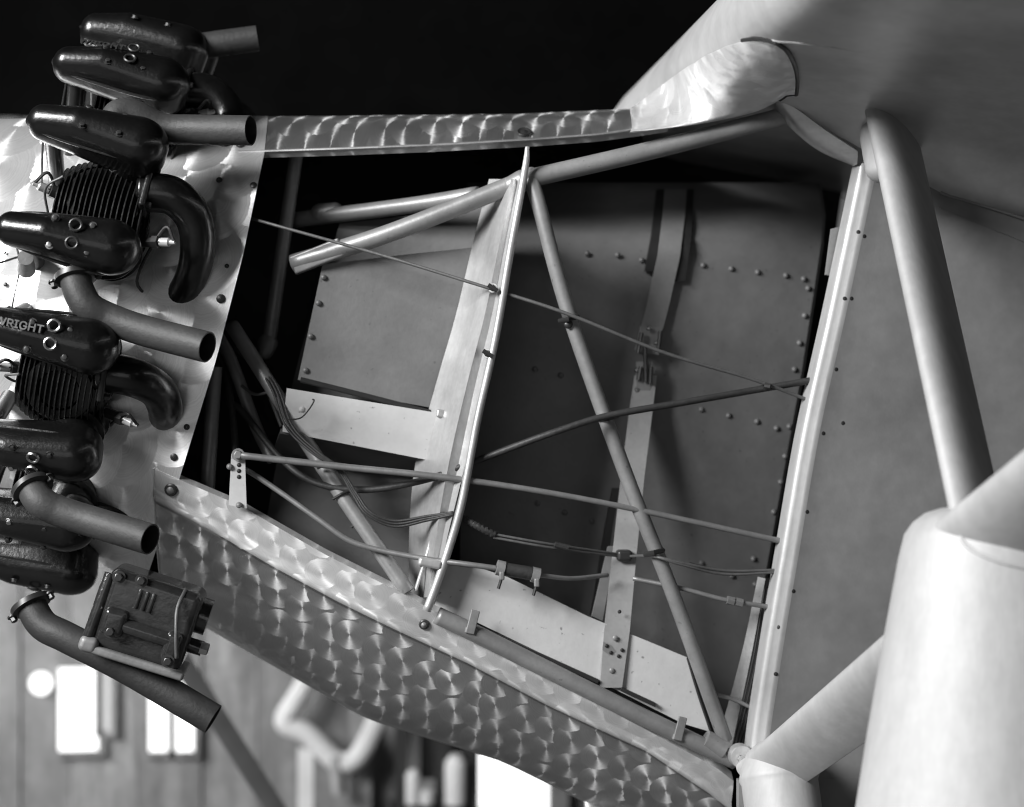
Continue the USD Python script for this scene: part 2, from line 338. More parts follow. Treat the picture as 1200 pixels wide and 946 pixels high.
# ------------------------------------------------------------------ the aeroplane
plane = thing('aeroplane', 'silver aeroplane with its side cowling off, showing tubes, tanks and radial engine', 'aeroplane')
YC = .47
K = [-260, -150, 0, 180, 300, 450, 600, 760, 870, 1000]
Wt = [.26, .32, .365, .385, .40, .44, .465, .47, .47, .47]
Nt = [2.0, 2.0, 2.1, 2.4, 2.8, 3.2, 3.4, 3.6, 3.8, 4.0]
def ysd(px): return YC - float(np.interp(px, K, Wt))
YT = lambda px: np.interp(px, [-260, -100, 0, 300, 600, 760, 1000], [150, 141, 139, 138, 135, 128, 120])
YB = lambda px: np.interp(px, [-260, -150, 0, 245, 430, 590, 700, 870, 1000], [430, 490, 590, 735, 840, 890, 944, 1010, 1050])
XK = np.array([P(k_, 300, ysd(k_))[0] for k_ in K])
secs = {}
PHI = np.linspace(0, np.pi, 181)
def secpts(X, phi, w, n, zc, h):
    phi = np.asarray(phi, float); s, c = np.sin(phi), np.cos(phi)
    return np.stack([np.full_like(phi, X), YC - w * np.abs(s) ** (2 / n), zc + h * np.sign(c) * np.abs(c) ** (2 / n)], -1)
def projs(p):
    d = p - CAM; k_ = FPX / (d @ FW); return 600 + (d @ RT) * k_, 473 - (d @ UPV) * k_
XS = np.linspace(XK[0], XK[-1], 60); tab = []
zc, h = 1.95, .42
for X in XS:
    w, n = np.interp(X, XK, Wt), np.interp(X, XK, Nt)
    for _ in range(40):
        px, py = projs(secpts(X, PHI, w, n, zc, h)); i0, i1 = py.argmin(), py.argmax()
        e0, e1 = (py[i0] - YT(px[i0])) * .00165, (YB(px[i1]) - py[i1]) * .00165      # + means: raise the top / lower the bottom
        zc += .4 * (e0 - e1) / 2; h = max(.15, h + .4 * (e0 + e1) / 2)
    tab.append((w, n, zc, h))
tab = np.array(tab)
def sec(X, phi, out=0.0):
    w, n, zc_, h_ = (np.interp(X, XS, tab[:, i]) for i in range(4)); return secpts(X, phi, w + out, n, zc_, h_ + out)
def phi_at(X, yline, lo=.25, hi=2.9):
    """angle at which the section's near side crosses the pixel line y = yline(px)"""
    for _ in range(40):
        m = (lo + hi) / 2; px, py = projs(sec(X, [m])); 
        if py[0] < yline(px[0]): lo = m
        else: hi = m
    return (lo + hi) / 2
def x_at(phi, xline, lo, hi):
    for _ in range(40):
        m = (lo + hi) / 2; px, py = projs(sec(m, [phi]))
        if px[0] < xline(py[0]): lo = m
        else: hi = m
    return (lo + hi) / 2

# -- nose cowl behind the cylinders, its seam and the drilled edge strip
seam = lambda py: np.interp(py, [100, 180, 380, 570, 700], [283, 276, 233, 190, 160])
edge = lambda py: np.interp(py, [100, 180, 300, 420, 600, 740], [318, 310, 285, 254, 198, 150])
rows = np.linspace(.02, np.pi - .02, 110)
def cowl(xa, xb, out, n=40):
    return grid(np.array([[sec(X, [f], out)[0] for X in np.linspace(xa(f), xb(f), n)] for f in rows]))
xf = lambda f: XS[0] + .05
xs_ = {f: x_at(f, seam, XS[0], XS[-1]) for f in rows}; xe_ = {f: x_at(f, edge, XS[0], XS[-1]) for f in rows}
ncowl = obj('nose_cowl', cowl(xf, lambda f: xs_[f], 0.0, 50), 'turned_nose', plane, label='bright swirl-polished nose cowl behind the engine cylinders', smooth=True)
estrip = obj('cowl_edge_strip', cowl(lambda f: xs_[f] - .012, lambda f: xe_[f], .003, 10), 'turned_nose', plane, label='drilled edge strip of the nose cowl beside the open bay', smooth=True)
def on_cowl(px, py, out=.004):
    """point and normal on the fuselage skin at a pixel"""
    f0, X0 = phi_at(0.0, lambda q: py), P(px, py, .1)[0]
    for _ in range(12):
        f0 = phi_at(X0, lambda q: py); q, _y = projs(sec(X0, [f0])); X0 += (px - q[0]) * .0016
    p = sec(X0, [f0], out)[0]; du = sec(X0 + .01, [f0], out)[0] - p; dv = sec(X0, [f0 + .01], out)[0] - p; n = unit(np.cross(du, dv))
    if n[1] > 0: n = -n
    return p, n
for px, py, r, m_, nm in ((257, 213, .0065, 'bolt_dark', 'hole'), (259, 351, .009, 'bolt_dark', 'screw'), (266, 313, .0045, 'bolt_dark', 'screw'), (219, 500, .006, 'bolt_dark', 'screw'), (204, 535, .0075, 'bolt_dark', 'hole'), (297, 219, .007, 'bolt_dark', 'hole'), (7, 334, .004, 'bolt_dark', 'screw'), (6, 297, .003, 'bolt_dark', 'screw')):
    p, n = on_cowl(px, py); 
    obj(nm, dome_head(p, n, r, r * .4), m_, estrip if px > 190 else ncowl)
def seam_strip(name, a, par, r=.0016):
    q = [on_cowl(px, py, .001)[0] for px, py in a]; obj(name, tube(q, r, 6), 'bolt_dark', par)
seam_strip('panel_seam', [(0, 308), (25, 300)], ncowl); seam_strip('panel_seam', [(25, 310), (12, 370)], ncowl)

# -- upper cowl strip over the bay, running aft to the wing
etop = lambda px: np.interp(px, [150, 290, 400, 500, 620, 700, 760, 830, 905], [183, 179, 175.5, 171.5, 165, 159, 151, 140, 121])
cols = np.linspace(x_at(.9, lambda py: 278, XS[0], XS[-1]), P(800, 140, 0)[0], 70); pts = []
for X in cols:
    fe = phi_at(X, etop); pts.append([sec(X, [f], .002)[0] for f in np.linspace(0.0, fe, 34)] + [sec(X, [fe], -.012)[0]])
ustrip = obj('upper_cowl', grid(np.array(pts)), 'turned_upper', plane, label='narrow swirl-polished cowl over the top of the open bay', smooth=50)
pts = np.array(pts); obj('rolled_edge', tube(pts[:, -2], .0028, 8), 'bright_sheet', ustrip)
for px, py in ((614, 158),):
    p, n = on_cowl(px, py); obj('screw', lathe([(.013, 0), (.013, .004), (.008, .002), (.0004, .004)], p, n, 14), 'bolt_dark', ustrip)
p, n = on_cowl(282, 172); obj('screw', dome_head(p, n, .009, .006), 'bolt_dark', ustrip)

# -- lower side cowl
LT = ([182, 189, 281, 380, 479, 527, 623, 732, 840, 861, 900], [548, 552, 591, 648, 698, 725, 782, 840, 898, 915, 936])
LCR = ([150, 182, 252, 321, 395, 464, 548, 640, 757, 836, 857, 900], [560, 576, 613, 653, 692.5, 726, 765, 814, 868, 922, 940, 965])
etl, ecr = (lambda px: np.interp(px, *LT)), (lambda px: np.interp(px, *LCR))
cols = np.linspace(x_at(2.0, lambda py: 181, XS[0], XS[-1]), P(866, 915, 0)[0], 90); pts = []
for X in cols:
    f0, f1 = phi_at(X, etl), phi_at(X, ecr); f1 = max(f1, f0 + .02); row = [sec(X, [f0], -.016)[0], sec(X, [f0], .004)[0]]
    for t in (.25, .5, .75, .88): row.append(sec(X, [f0 + (f1 - f0) * t], .005)[0])
    for t, o in ((0, .010), (.012, .013), (.028, .010), (.045, .006)): row.append(sec(X, [f1 + t], o)[0])
    for f in np.linspace(f1 + .07, np.pi, 40): row.append(sec(X, [f], .005)[0])
    pts.append(row)
pts = np.array(pts)
ks_ = 8 + 3 + 24
lcowl = obj('lower_cowl', grid(pts[:, 8:ks_ + 1]), 'turned_lower', plane, label='swirl-polished lower side cowl curving under the belly', smooth=True)
obj('belly_sheet', grid(pts[:, ks_:]), 'brushed_belly', lcowl, label='plain brushed sheet along the belly edge', smooth=True)
obj('cowl_flange', grid(pts[:, :10]), 'turned_flange', lcowl, label='plain flange along the top of the lower cowl', smooth=60)
obj('front_edge', tube(pts[0, 1:30], .0022, 6), 'bright_sheet', lcowl)
for px, py, r in ((201, 572, .0125), (497, 729, .010)):
    p, n = on_cowl(px, py, .006); s_ = obj('screw', lathe([(r, 0), (r, .003), (r * .8, .005), (.0004, .005)], p, n, 20), 'bolt_dark', lcowl); obj('screw_head', dome_head(p + n * .004, n, r * .62, .005), 'stack_pale', s_)

# -- far half of the skin and the dark engine bulkhead close the inside
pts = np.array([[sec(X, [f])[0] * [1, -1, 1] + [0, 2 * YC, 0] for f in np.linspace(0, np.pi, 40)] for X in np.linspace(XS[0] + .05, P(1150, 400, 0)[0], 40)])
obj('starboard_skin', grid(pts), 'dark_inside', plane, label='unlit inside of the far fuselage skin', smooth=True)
ncf = np.array([sec(XS[0] + .05, [f])[0] for f in np.linspace(0, np.pi, 40)]); far = ncf * [1, -1, 1] + [0, 2 * YC, 0]
obj('nose_plate', plate(np.vstack([ncf, far[::-1][1:-1]]), .01, (1, 0, 0)), 'turned_nose', plane, smooth=False)

# -- wing with a faired root, its underside a height over (X, Y)
rl = lambda X: np.interp(X, [P(760, 148)[0], P(830, 140)[0], P(905, 116)[0], P(950, 140)[0], P(1005, 172)[0], P(1105, 229)[0], P(1200, 257)[0], 2.5], [P(760, 148)[2], P(830, 140)[2], P(905, 116)[2], P(950, 140)[2], P(1005, 172)[2], P(1105, 229)[2], P(1200, 257)[2], 1.9])
LEr = ray(760, 110); LE = CAM + LEr * (1.145 * 3 / LEr[1]); LX, LZ = LE[0], LE[2]
base = lambda X: np.interp(X, LX + np.array([0, .006, .02, .045, .08, .13, .22, .35, .6, 1.2, 2.2]), [LZ, LZ - .03, LZ - .052, LZ - .07, LZ - .081, LZ - .090, LZ - .10, LZ - .117, LZ - .155, LZ - .27, LZ - .47])
def zlow(X, Y):
    drop = np.maximum(base(X) - rl(X), .0) * np.interp(X, [LX, LX + .08], [0, 1]); return base(X) - drop * np.exp(-np.abs(Y) / .11)
prof = list(LX + np.array([2.2, 1.6, 1.2, .9, .75, .6, .5, .42, .35, .3, .25, .2, .15, .11, .07, .045, .03, .018, .008, .002])); W = []
for Y in np.concatenate([np.linspace(-2.3, -.5, 14), np.linspace(-.45, 0, 16), [.03, .06, .1, .2, .35, .6, .95]]):
    r = [(X, Y, zlow(X, Y)) for X in prof] + [(LX + a_, Y, LZ + b_) for a_, b_ in ((0, .01), (.004, .03), (.015, .055), (.04, .09), (.1, .13), (.25, .17), (.6, .19), (1.2, .12), (2.2, -.38))]
    W.append(r)
wing = obj('wing', grid(np.array(W)), 'wing_silver', plane, label='silver wing overhead with its rounded leading edge', smooth=60)
def hit_wing(px, py, off=-.003):
    r = ray(px, py); ts = np.linspace(1.5, 4.2, 1400); q = CAM + ts[:, None] * r
    dz = np.where((q[:, 0] > LX) & (q[:, 1] < .02), q[:, 2] - (zlow(q[:, 0], q[:, 1]) + off), -1); i = np.argmax(dz > 0)
    return q[i] if dz[i] > 0 else None
# tongue of bright sheet wrapped under the leading edge
from shapely.geometry import Polygon, Point
lo_px = spline([np.array([a_, b_, 0.]) for a_, b_ in [(738, 155), (775, 151), (830, 143), (880, 132), (905, 122), (922, 111), (932, 92)]], 8)[:, :2]
up_px = spline([np.array([a_, b_, 0.]) for a_, b_ in [(738, 128), (765, 108), (800, 82), (838, 59), (878, 47), (908, 52), (925, 67), (932, 90)]], 8)[:, :2]
G_ = []
for a_, b_ in zip(lo_px, up_px):
    A3 = P(*a_, -.005 if a_[0] < 880 else np.interp(a_[0], [880, 930], [-.005, -.10])); h_ = hit_wing(*b_, -.006)
    if h_ is None: r_ = ray(*b_); h_ = CAM + r_ * ((LX - .004 - CAM[0]) / r_[0])
    if b_[0] < 790: h_ = P(*b_, np.interp(b_[0], [738, 790], [.10, h_[1]]))
    G_.append([A3 + [0, .012, 0]] + [A3 + (h_ - A3) * t + np.array([0, -.02, -.012]) * math.sin(math.pi * t) for t in np.linspace(0, 1, 14)])
G_ = np.array(G_); lim = zlow(G_[..., 0], G_[..., 1]) - .006; G_[..., 2] = np.where((G_[..., 0] > LX) & (G_[..., 1] < .1), np.minimum(G_[..., 2], lim), G_[..., 2])
for _ in range(10):
    z_ = G_[..., 2].copy(); z_[1:-1, 2:-1] = (G_[:-2, 2:-1, 2] + G_[2:, 2:-1, 2] + G_[1:-1, 1:-2, 2] + G_[1:-1, 3:, 2]) / 4; G_[..., 2] = np.where((G_[..., 0] > LX) & (G_[..., 1] < .1), np.minimum(z_, lim), z_)
tong = obj('wing_root_cuff', grid(G_), 'turned_cuff', plane, label='bright rounded tongue of sheet wrapped under the wing leading edge', smooth=60)
obj('cuff_edge', tube(np.vstack([G_[30:, -1], G_[-1, 1:-1][::-1], G_[-14:, 1][::-1]]) + [.002, 0, .002], .004, 6), 'bolt_dark', tong)
# lip below the wing root
lipU = pl((909, 112), (935, 128), (965, 150), (1004, 176), Y=-.01); lipL = pl((909, 124), (935, 153), (965, 176), (1004, 193), Y=.004)
obj('root_lip', grid(np.array([lipU + [0, .0, 0], lipU + [0, -.006, -.004], (lipU + lipL) / 2 + [0, -.006, 0], lipL + [0, -.002, 0], lipL + [0, .02, .0]])), 'bright_sheet', wing, label='bright folded lip under the wing root', smooth=60)
obj('fairing_bead', tube([hit_wing(a_, float(np.interp(a_, [900, 930, 975, 1020], [47, 49, 55, 63])), .001) for a_ in np.linspace(900, 1020, 16)], np.interp(np.linspace(0, 1, 16), [0, .3, 1], [.004, .0035, .001]), 8), 'bead_silver', wing)

# -- fabric side of the fuselage aft of the bay
eL = pl((1008, 190), (972, 360), (940, 505), (915, 650), (895, 770), (879, 880), (874, 960), Y=0, n=8)
eR = pl((1420, 250), (1420, 400), (1420, 520), (1420, 660), (1420, 780), (1420, 890), (1420, 980), Y=0, n=8)
offs = [(0, .045), (1, .012), (3, .005), (8, .003), (12, .0022), (15, -.0005), (18, -.0012), (22, .0), (32, .0022), (44, .003)]
sp = []
for a, b in zip(eL, eR):
    d = unit(b - a); row = [a + d * (o * .00158) + np.array([0, y, 0]) for o, y in offs]; s0 = row[-1]
    row += [s0 + (b - s0) * t + np.array([0, 0.003, 0]) for t in np.linspace(.1, 1, 8)]; sp.append(row)
sp = np.array(sp)
side = obj('fabric_side', grid(sp[:, 7:]), 'silver_dope', plane, label='doped grey side panel aft of the open bay', smooth=60)
obj('edge_bead', grid(sp[:, :8]), 'bead_silver', side, label='bright rolled edge of the side panel', smooth=60)
sheets = [grid(sp)]
for px, py in ((1006, 272), (1013, 277), (990, 350), (998, 350), (980, 433), (965, 508), (988, 496), (946, 600), (930, 693), (909, 790), (912, 735), (896, 872), (901, 868)):
    p, n = hit(sheets, px, py); obj('hole', dome_head(p - n * .0003, n, .0042, .0012), 'rubber_black', side)
for k in range(46):                                                      # stitched seam under the wing root
    t = k / 45; px, py = 1100 + 118 * t, 243 + 48 * t
    obj('stitch', rbox(P(px, py, .003), (1, 0, 0), (0, 1, 0), (0, 0, 1), .0013, .0012, .003, .0004), 'silver_dope', side)
for k in range(60):                                                      # stitched line beside the bead
    t = k / 59; px, py = np.interp(t, [0, .5, 1], [1028, 980, 930]), np.interp(t, [0, .5, 1], [255, 520, 770])
    obj('stitch', rbox(P(px, py, 0.0055), (1, 0, 0), (0, 1, 0), (0, 0, 1), .001, .001, .0026, .0003), 'silver_dope', side)
for a, b in (((1102, 226), (1240, 270)),):
    obj('tape_edge', tube(pl(a, ((a[0] + b[0]) / 2, (a[1] + b[1]) / 2 - 1), b, Y=-.001), .003, 6), 'silver_dope', side)
obj('belly_panel', plate([P(866, 915, .005), P(1420, 900, .005), P(1420, 1080, .006), P(866, 1080, .006)], .02), 'silver_dope', plane, label='grey belly side behind the landing gear', smooth=False)

# -- streamlined struts
def strut(p0, p1, lead, chord, thick, n=24, taper=(1, 1), curve=0):
    ax_ = unit(np.asarray(p1) - p0); le = unit(np.asarray(lead) - ax_ * (np.asarray(lead) @ ax_)); nn = np.cross(ax_, le)
    a = np.linspace(0, 2 * np.pi, 40, endpoint=False); c_ = (1 - np.cos(a)) / 2
    th = 2.6 * np.sign(np.sin(a)) * (.2969 * np.sqrt(c_) - .126 * c_ - .3516 * c_ ** 2 + .2843 * c_ ** 3 - .1036 * c_ ** 4) / .52 * 1.03
    R = []
    for t in np.linspace(0, 1, n):
        s = np.interp(t, [0, 1], taper); o = p0 + (np.asarray(p1) - p0) * t
        R.append(o + le * ((.5 - c_) * chord * s)[:, None] + nn * (th * thick * s * .5 * .78)[:, None])
    return grid(np.array(R), True)
s0, s1 = P(1040, 112, -.04), P(1150, 615, -.62)
st = obj('front_strut', strut(s0, s1, (-1, -.85, 0), .150, .105, taper=(1.02, .93)), 'strut_silver', plane, label='long streamlined strut from the wing root down to the leg fairing', smooth=True)
obj('strut_cuff', hull([(P(1036, 158, -.06), (.044, .05, .052)), (P(1046, 198, -.10), (.050, .05, .03))]), 'strut_silver', st, label='rounded cuff at the strut top', smooth=True)
f0, f1 = P(1172, 640, -.62), P(1172, 1010, -.66)
fa = unit(f1 - f0); fx, fy, fz = unit(np.array([1, 0, 0]) - fa * fa[0]), None, fa; fy = np.cross(fz, fx)
L_ = np.linalg.norm(f1 - f0); Rr = []
for t, r in [(-.13, .004), (-.128, .05), (-.118, .09), (-.10, .115), (-.07, .133), (-.03, .146), (.05, .155), (.3, .176), (.6, .200), (1.0, .228)]:
    a = np.linspace(0, 2 * np.pi, 64, endpoint=False); Rr.append(f0 + fz * L_ * t + fx * (np.cos(a) * r)[:, None] + fy * (np.sin(a) * r * .8)[:, None])
leg = obj('leg_fairing', grid(np.array(Rr), True), 'strut_silver', plane, label='large silver domed fairing round the landing gear leg', smooth=True)
r0, r1 = P(1140, 650, -.66), P(1330, 505, -1.0)
rs = obj('outer_strut', strut(r0, r1, (-.6, -.5, .8), .15, .11), 'strut_silver', plane, label='strut rising outboard from the top of the leg fairing', smooth=True)
obj('weld_bead', tube(spline([hit([grid(np.array(Rr), True)], a_, b_)[0] for a_, b_ in ((1123, 618), (1128, 634), (1140, 645), (1158, 654), (1180, 661), (1206, 667))], 8), .0035, 8), 'strut_silver', rs)
l0, l1 = P(889, 917, -.02), P(1110, 745, -.60)
ls = obj('lower_strut', strut(l0, l1, (-.45, -.5, .9), .130, .095, taper=(.80, 1.0)), 'strut_silver', plane, label='streamlined strut from the lower fuselage joint out to the leg fairing', smooth=True)
obj('root_boot', lathe([(.0004, -.05), (.03, -.045), (.055, -.026), (.068, .0), (.073, .016), (.0745, .024), (.071, .032), (.070, .4)], P(911, 897, -.05), P(926, 1010, -.11) - P(911, 897, -.05), 44), 'strut_silver', ls, label='pale boot at the foot of the lower strut', smooth=50)
# far gear leg strut, out of focus beneath the belly
fs = obj('far_strut', strut(P(190, 740, 1.9), P(356, 1000, 2.1), (-.8, 0, -.5), .06, .04), 'far_grey', plane, label='dark far landing gear strut beneath the belly', smooth=True)
obj('belly_step', strut(P(700, 905, .25), P(712, 1010, .2), (-1, 0, 0), .07, .04), 'bright_sheet', plane, label='bright fitting below the belly', smooth=True)

# ------------------------------------------------------------------ inside the bay
# tank with rivets
def tankY(px): return .29 + .05 * ((px - 790) / 240.) ** 2
tr = []
for t in np.linspace(0, 1, 26):
    row = []
    for v_ in np.linspace(0, 1, 20):
        yb_ = 735 + 165 * t; py = 214 + (yb_ - 214) * v_
        xl = 548 - (py - 200) * .02; xr = np.interp(py, [150, 220, 260, 445, 560, 690, 930], [949, 960, 966, 938, 917, 894, 852]); px = xl + (xr - xl) * t; row.append(P(px, py, tankY(px) + .30 * (max(0, 300 - py) / 86) ** 2))
    tr.append(row)
tr = np.array(tr); tr = np.concatenate([tr, (tr[-1] + [0.012, .02, 0])[None], (tr[-1] + [.012, .3, 0])[None]])
tank = obj('fuel_tank', grid(tr), 'tank_grey', plane, label='riveted grey tank filling the aft bay', smooth=40)
riv = [(688, 297), (724, 299), (752, 305), (824, 311), (857, 315), (888, 319), (921, 323), (952, 327), (957, 338), (953, 370), (947, 402), (941, 433), (935, 500), (930, 535), (925, 565), (917, 600), (822, 480), (854, 487), (887, 494), (920, 502), (627, 433), (657, 440), (630, 590), (662, 601), (694, 611), (822, 660), (858, 675), (893, 655), (895, 685)]
for px, py in riv:
    px -= 10 if px > 890 and px + (py - 260) * .17 > 944 else 0
    obj('rivet', dome_head(P(px, py, tankY(px) + .30 * (max(0, 300 - py) / 86) ** 2 - .001), (0, -1, .1), .0062, .005), 'tank_grey', tank)
# strap with its buckle and the dark felt strips
def strip(cl, wl, wr, Y, th):
    Y = np.broadcast_to(Y, (len(cl),))
    """a flat strip following a pixel centre line: half widths in pixels"""
    L = [P(px - w_, py, y_) for (px, py), w_, y_ in zip(cl, wl, Y)]; R = [P(px + w_, py, y_) for (px, py), w_, y_ in zip(cl, wr, Y)]
    a_ = np.array([L, R]); b_ = a_ + [0, th, 0]
    return grid(np.array([b_[0], a_[0], a_[1], b_[1]]))
strapY = .27
cl = [(px_, py_) for py_ in (222, 232, 242, 252, 264, 276, 288, 300, 325, 350, 375, 398, 410) for px_ in [float(np.interp(py_, [222, 250, 300, 350, 398, 410], [792, 790, 784, 773, 761, 757]))]]
topY = lambda py: .30 * (max(0, 300 - py) / 86) ** 2
sa = obj('tank_strap', strip(cl, [13] * len(cl), [13] * len(cl), [.27 + topY(p_[1]) for p_ in cl], .008), 'strap_grey', plane, label='grey steel strap down the face of the tank')
cl2 = [(757, 440), (752, 480), (742, 560), (732, 660), (724, 740), (717, 806)]
obj('lower_strap', strip(cl2, [13, 14, 14, 15, 16, 14], [13, 13, 13, 13, 14, 12], [.258, .24, .17, .10, .05, .046], .006), 'strap_pale', sa, label='lower half of the strap, paler, screwed to the light plate')
for a_, b_, c_, y1_ in (((776, 222), (770, 275), (762, 318), 318), ((807, 222), (804, 280), (797, 330), 330)):
    fy = np.linspace(222, y1_, 12); fc = [(float(np.interp(y_, [a_[1], b_[1], c_[1]], [a_[0], b_[0], c_[0]])), y_) for y_ in fy]
    obj('felt_strip', strip(fc, [6] * 12, [6] * 12, [.276 + topY(y_) for y_ in fy], .012), 'rubber_black', sa)
obj('felt_strip', strip([(722, 572), (714, 620), (703, 690), (696, 722)], [4, 5, 5, 4], [4, 4, 5, 6], .25, .012), 'rubber_black', sa)
obj('angle_piece', plate([P(713, 640, .16), P(722, 640, .16), P(706, 728, .12), P(694, 722, .12)], .01), 'strap_grey', sa, smooth=False)
bk = obj('buckle', [plate([P(750, 382, .258), P(776, 384, .258), P(772, 416, .258), P(746, 412, .258)], .008), plate([P(746, 424, .25), P(764, 424, .25), P(762, 464, .25), P(746, 462, .25)], .008)], 'strap_grey', sa, label='toggle buckle joining the strap', smooth=False)
for a, b in (((752, 390), (748, 414)), ((774, 388), (771, 412)), ((751, 430), (748, 446)), ((763, 430), (762, 450)), ((756, 405), (757, 448))):
    obj('buckle_bar', tube(pl(a, b, Y=.245), .0045, 8), 'bolt_dark', bk)
for px, py in ((760, 385), (769, 402), (746, 434), (746, 457)): obj('rivet', dome_head(P(px, py, .25), (0, -1, 0), .0052, .005), 'bolt_steel', bk)
# panels of the forward bay
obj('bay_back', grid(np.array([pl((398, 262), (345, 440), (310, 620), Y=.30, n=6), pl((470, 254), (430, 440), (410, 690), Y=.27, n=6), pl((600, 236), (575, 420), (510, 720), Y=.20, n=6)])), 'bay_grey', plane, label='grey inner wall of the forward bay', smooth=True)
fp = obj('forward_panel', plate([P(378, 310, .15), P(470, 299, .14), P(575, 288, .13), P(548, 420, .13), P(533, 483, .13), P(440, 466, .14), P(349, 445, .15)], .012), 'panel_grey', plane, label='flat riveted grey panel in the forward bay', smooth=False)
for px, py in ((379, 325), (373, 355), (364, 394), (358, 434)): obj('rivet', dome_head(P(px, py, .146), (0, -1, 0), .0058, .005), 'panel_grey', fp)
obj('panel_seam', tube(pl((548, 330), (541, 400), (533, 480), Y=.129), .0018, 6), 'bay_grey', fp)
obj('rubber_strip', tube(pl((352, 445), (420, 462), (490, 480), (528, 489), Y=.125), .0055, 8), 'rubber_black', fp)
sh = obj('light_shelf', plate([P(336, 455, .12), P(543, 489, .10), P(534, 541, .10), P(500, 539, .10), P(331, 506, .12)], .02), 'plate_light', plane, label='pale painted cross plate below the forward panel', smooth=False)
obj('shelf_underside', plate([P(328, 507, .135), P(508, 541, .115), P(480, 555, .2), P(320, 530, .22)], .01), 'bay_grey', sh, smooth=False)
obj('rivet', dome_head(P(354, 480, .118), (0, -1, 0), .006, .004), 'plate_light', sh); obj('rivet', dome_head(P(520, 512, .099), (0, -1, 0), .008, .004), 'plate_light', sh)
obj('shelf_clip', rbox(P(525, 486, .09), (.98, 0, -.15), (0, 1, 0), (.15, 0, .98), .045, .02, .016, .004), 'frame_metal', sh)
for pts_, r in ((((336, 492), (352, 490), (362, 480), (368, 470), (366, 468)), .0012),): obj('wire', tube(pl(*pts_, Y=.07), .0015, 6), 'hose_dark', sh)
# mid frame: a folded former with a bright tube edge
fl = [(613, 210), (598, 290), (584, 370), (566, 450), (548, 540), (528, 620), (509, 700)]
ft = obj('mid_frame', tube(pl((618, 172), (615, 200), (598, 295), (581, 395), (560, 490), (541, 590), (522, 655), (500, 716), Y=.012), [.004, .0068, .0075, .0075, .0075, .008, .008, .008], 14), 'frame_metal', plane, label='folded bright frame dividing the two bays', smooth=True)
chan = []
for (dx0, dx1, yy) in ((-2, -2, .016), (-8, -10, .03), (-14, -22, .022), (-22, -32, .045), (-28, -40, .075), (-34, -50, .10), (-50, -62, .13)):
    chan.append(spline([P(px + np.interp(py, [210, 560, 700], [dx0 * .8, dx1, dx0 * .5 if dx0 > -30 else dx0 * .6]), py, yy) for px, py in fl], 6))
obj('frame_web', grid(np.array(chan)), 'frame_metal', ft, label='folded web of the frame', smooth=40)
for px, py in ((578, 338), (572, 415)):
    obj('eye_bolt', [hexbolt(P(px, py, .012), (-.4, -.8, .2), .006, .009), tube(pl((px - 6, py - 4), (px + 5, py + 3), Y=.004), .0045, 8)], 'bolt_dark', ft)
obj('frame_crack_edge', tube(pl((520, 575), (512, 600), (503, 640), (487, 692), Y=.05), .0035, 8), 'frame_metal', ft)
for px, py in ((494, 655), (494, 662)): obj('screw', dome_head(P(px, py, .03), (0, -1, 0), .004, .003), 'bolt_dark', ft)
obj('sleeve', rbox(P(504, 660, .012), (.97, 0, -.2), (0, 1, 0), (.2, 0, .97), .045, .02, .017, .006), 'frame_metal', ft)
# tubes
def T(name, pts, r, mat='tube_grey', label=None, par=None, sides=18): return obj(name, tube(pl(*pts), r, sides), mat, par or plane, label=label, smooth=True)
T('upper_tube', [(343, 309, .16), (460, 272, .10), (612, 212, .05)], .0175, label='upper tube of the forward bay with a squared end')
obj('tube_socket', rbox((P(343, 312, .16) + P(400, 290, .13)) / 2, unit(P(400, 290, .13) - P(343, 312, .16)), (0, 1, 0), unit(np.cross(unit(P(400, 290, .13) - P(343, 312, .16)), (0, 1, 0))), .105, .03, .036, .004), 'tube_grey', plane + '/upper_tube')
T('upper_tube', [(606, 213, .05), (630, 207, .04), (760, 177, .03), (925, 135, .03)], .0175, label='upper tube of the aft bay running under the wing')
T('upper_tube', [(345, 258, .34), (480, 241, .2), (560, 228, .12)], .016, label='rear tube behind the upper tube')
T('diagonal_tube', [(618, 200, .045), (630, 235, .03), (668, 372, .03), (735, 560, .03), (790, 700, .03), (850, 868, .03)], .0142, label='long diagonal tube across the aft bay')
T('diagonal_tube', [(272, 382, .22), (287, 405, .19), (380, 550, .11), (478, 694, .05)], .0145, label='diagonal tube in the forward bay with wires taped to it')
T('longeron', [(512, 721, .03), (560, 744, .03), (690, 809, .03), (800, 863, .03), (862, 892, .03)], .0165, label='lower longeron along the light plate')
T('longeron', [(352, 150, .3), (330, 300, .3), (315, 404, .3)], .014, label='upright engine mount tube in the dark bay')
T('longeron', [(252, 430, .2), (243, 575, .2)], .014, label='upright engine mount tube beside the cowl edge')
T('longeron', [(246, 380, .26), (270, 420, .24), (300, 500, .22), (320, 540, .2)], .012, label='short engine mount tube')
for px, py in ((380, 548), (400, 583), (436, 620)):
    pass
for a, b in (((372, 549), (392, 541)), ((390, 585), (410, 575)), ((412, 618), (428, 606))):
    obj('tape_band', tube([P(*a, .085), P((a[0] + b[0]) / 2, (a[1] + b[1]) / 2 - 1, .078), P(*b, .085)], .0026, 8), 'rubber_black', plane + '/diagonal_tube_001')
jo = obj('joint_fitting', lathe([(.0004, .012), (.021, .012), (.0225, .009), (.0225, -.012), (.0004, -.012)], P(868, 886, .0), (0, -1, 0), 24), 'frame_metal', plane, label='round lug joining the longeron and the diagonal tube')
obj('bolt', hexbolt(P(868, 889, -.012), (0, -1, 0), .0065, .006), 'frame_metal', jo)
obj('tube_collar', tube([P(826, 866, .028), P(848, 878, .028)], [.018, .0215], 16), 'tube_grey', jo)
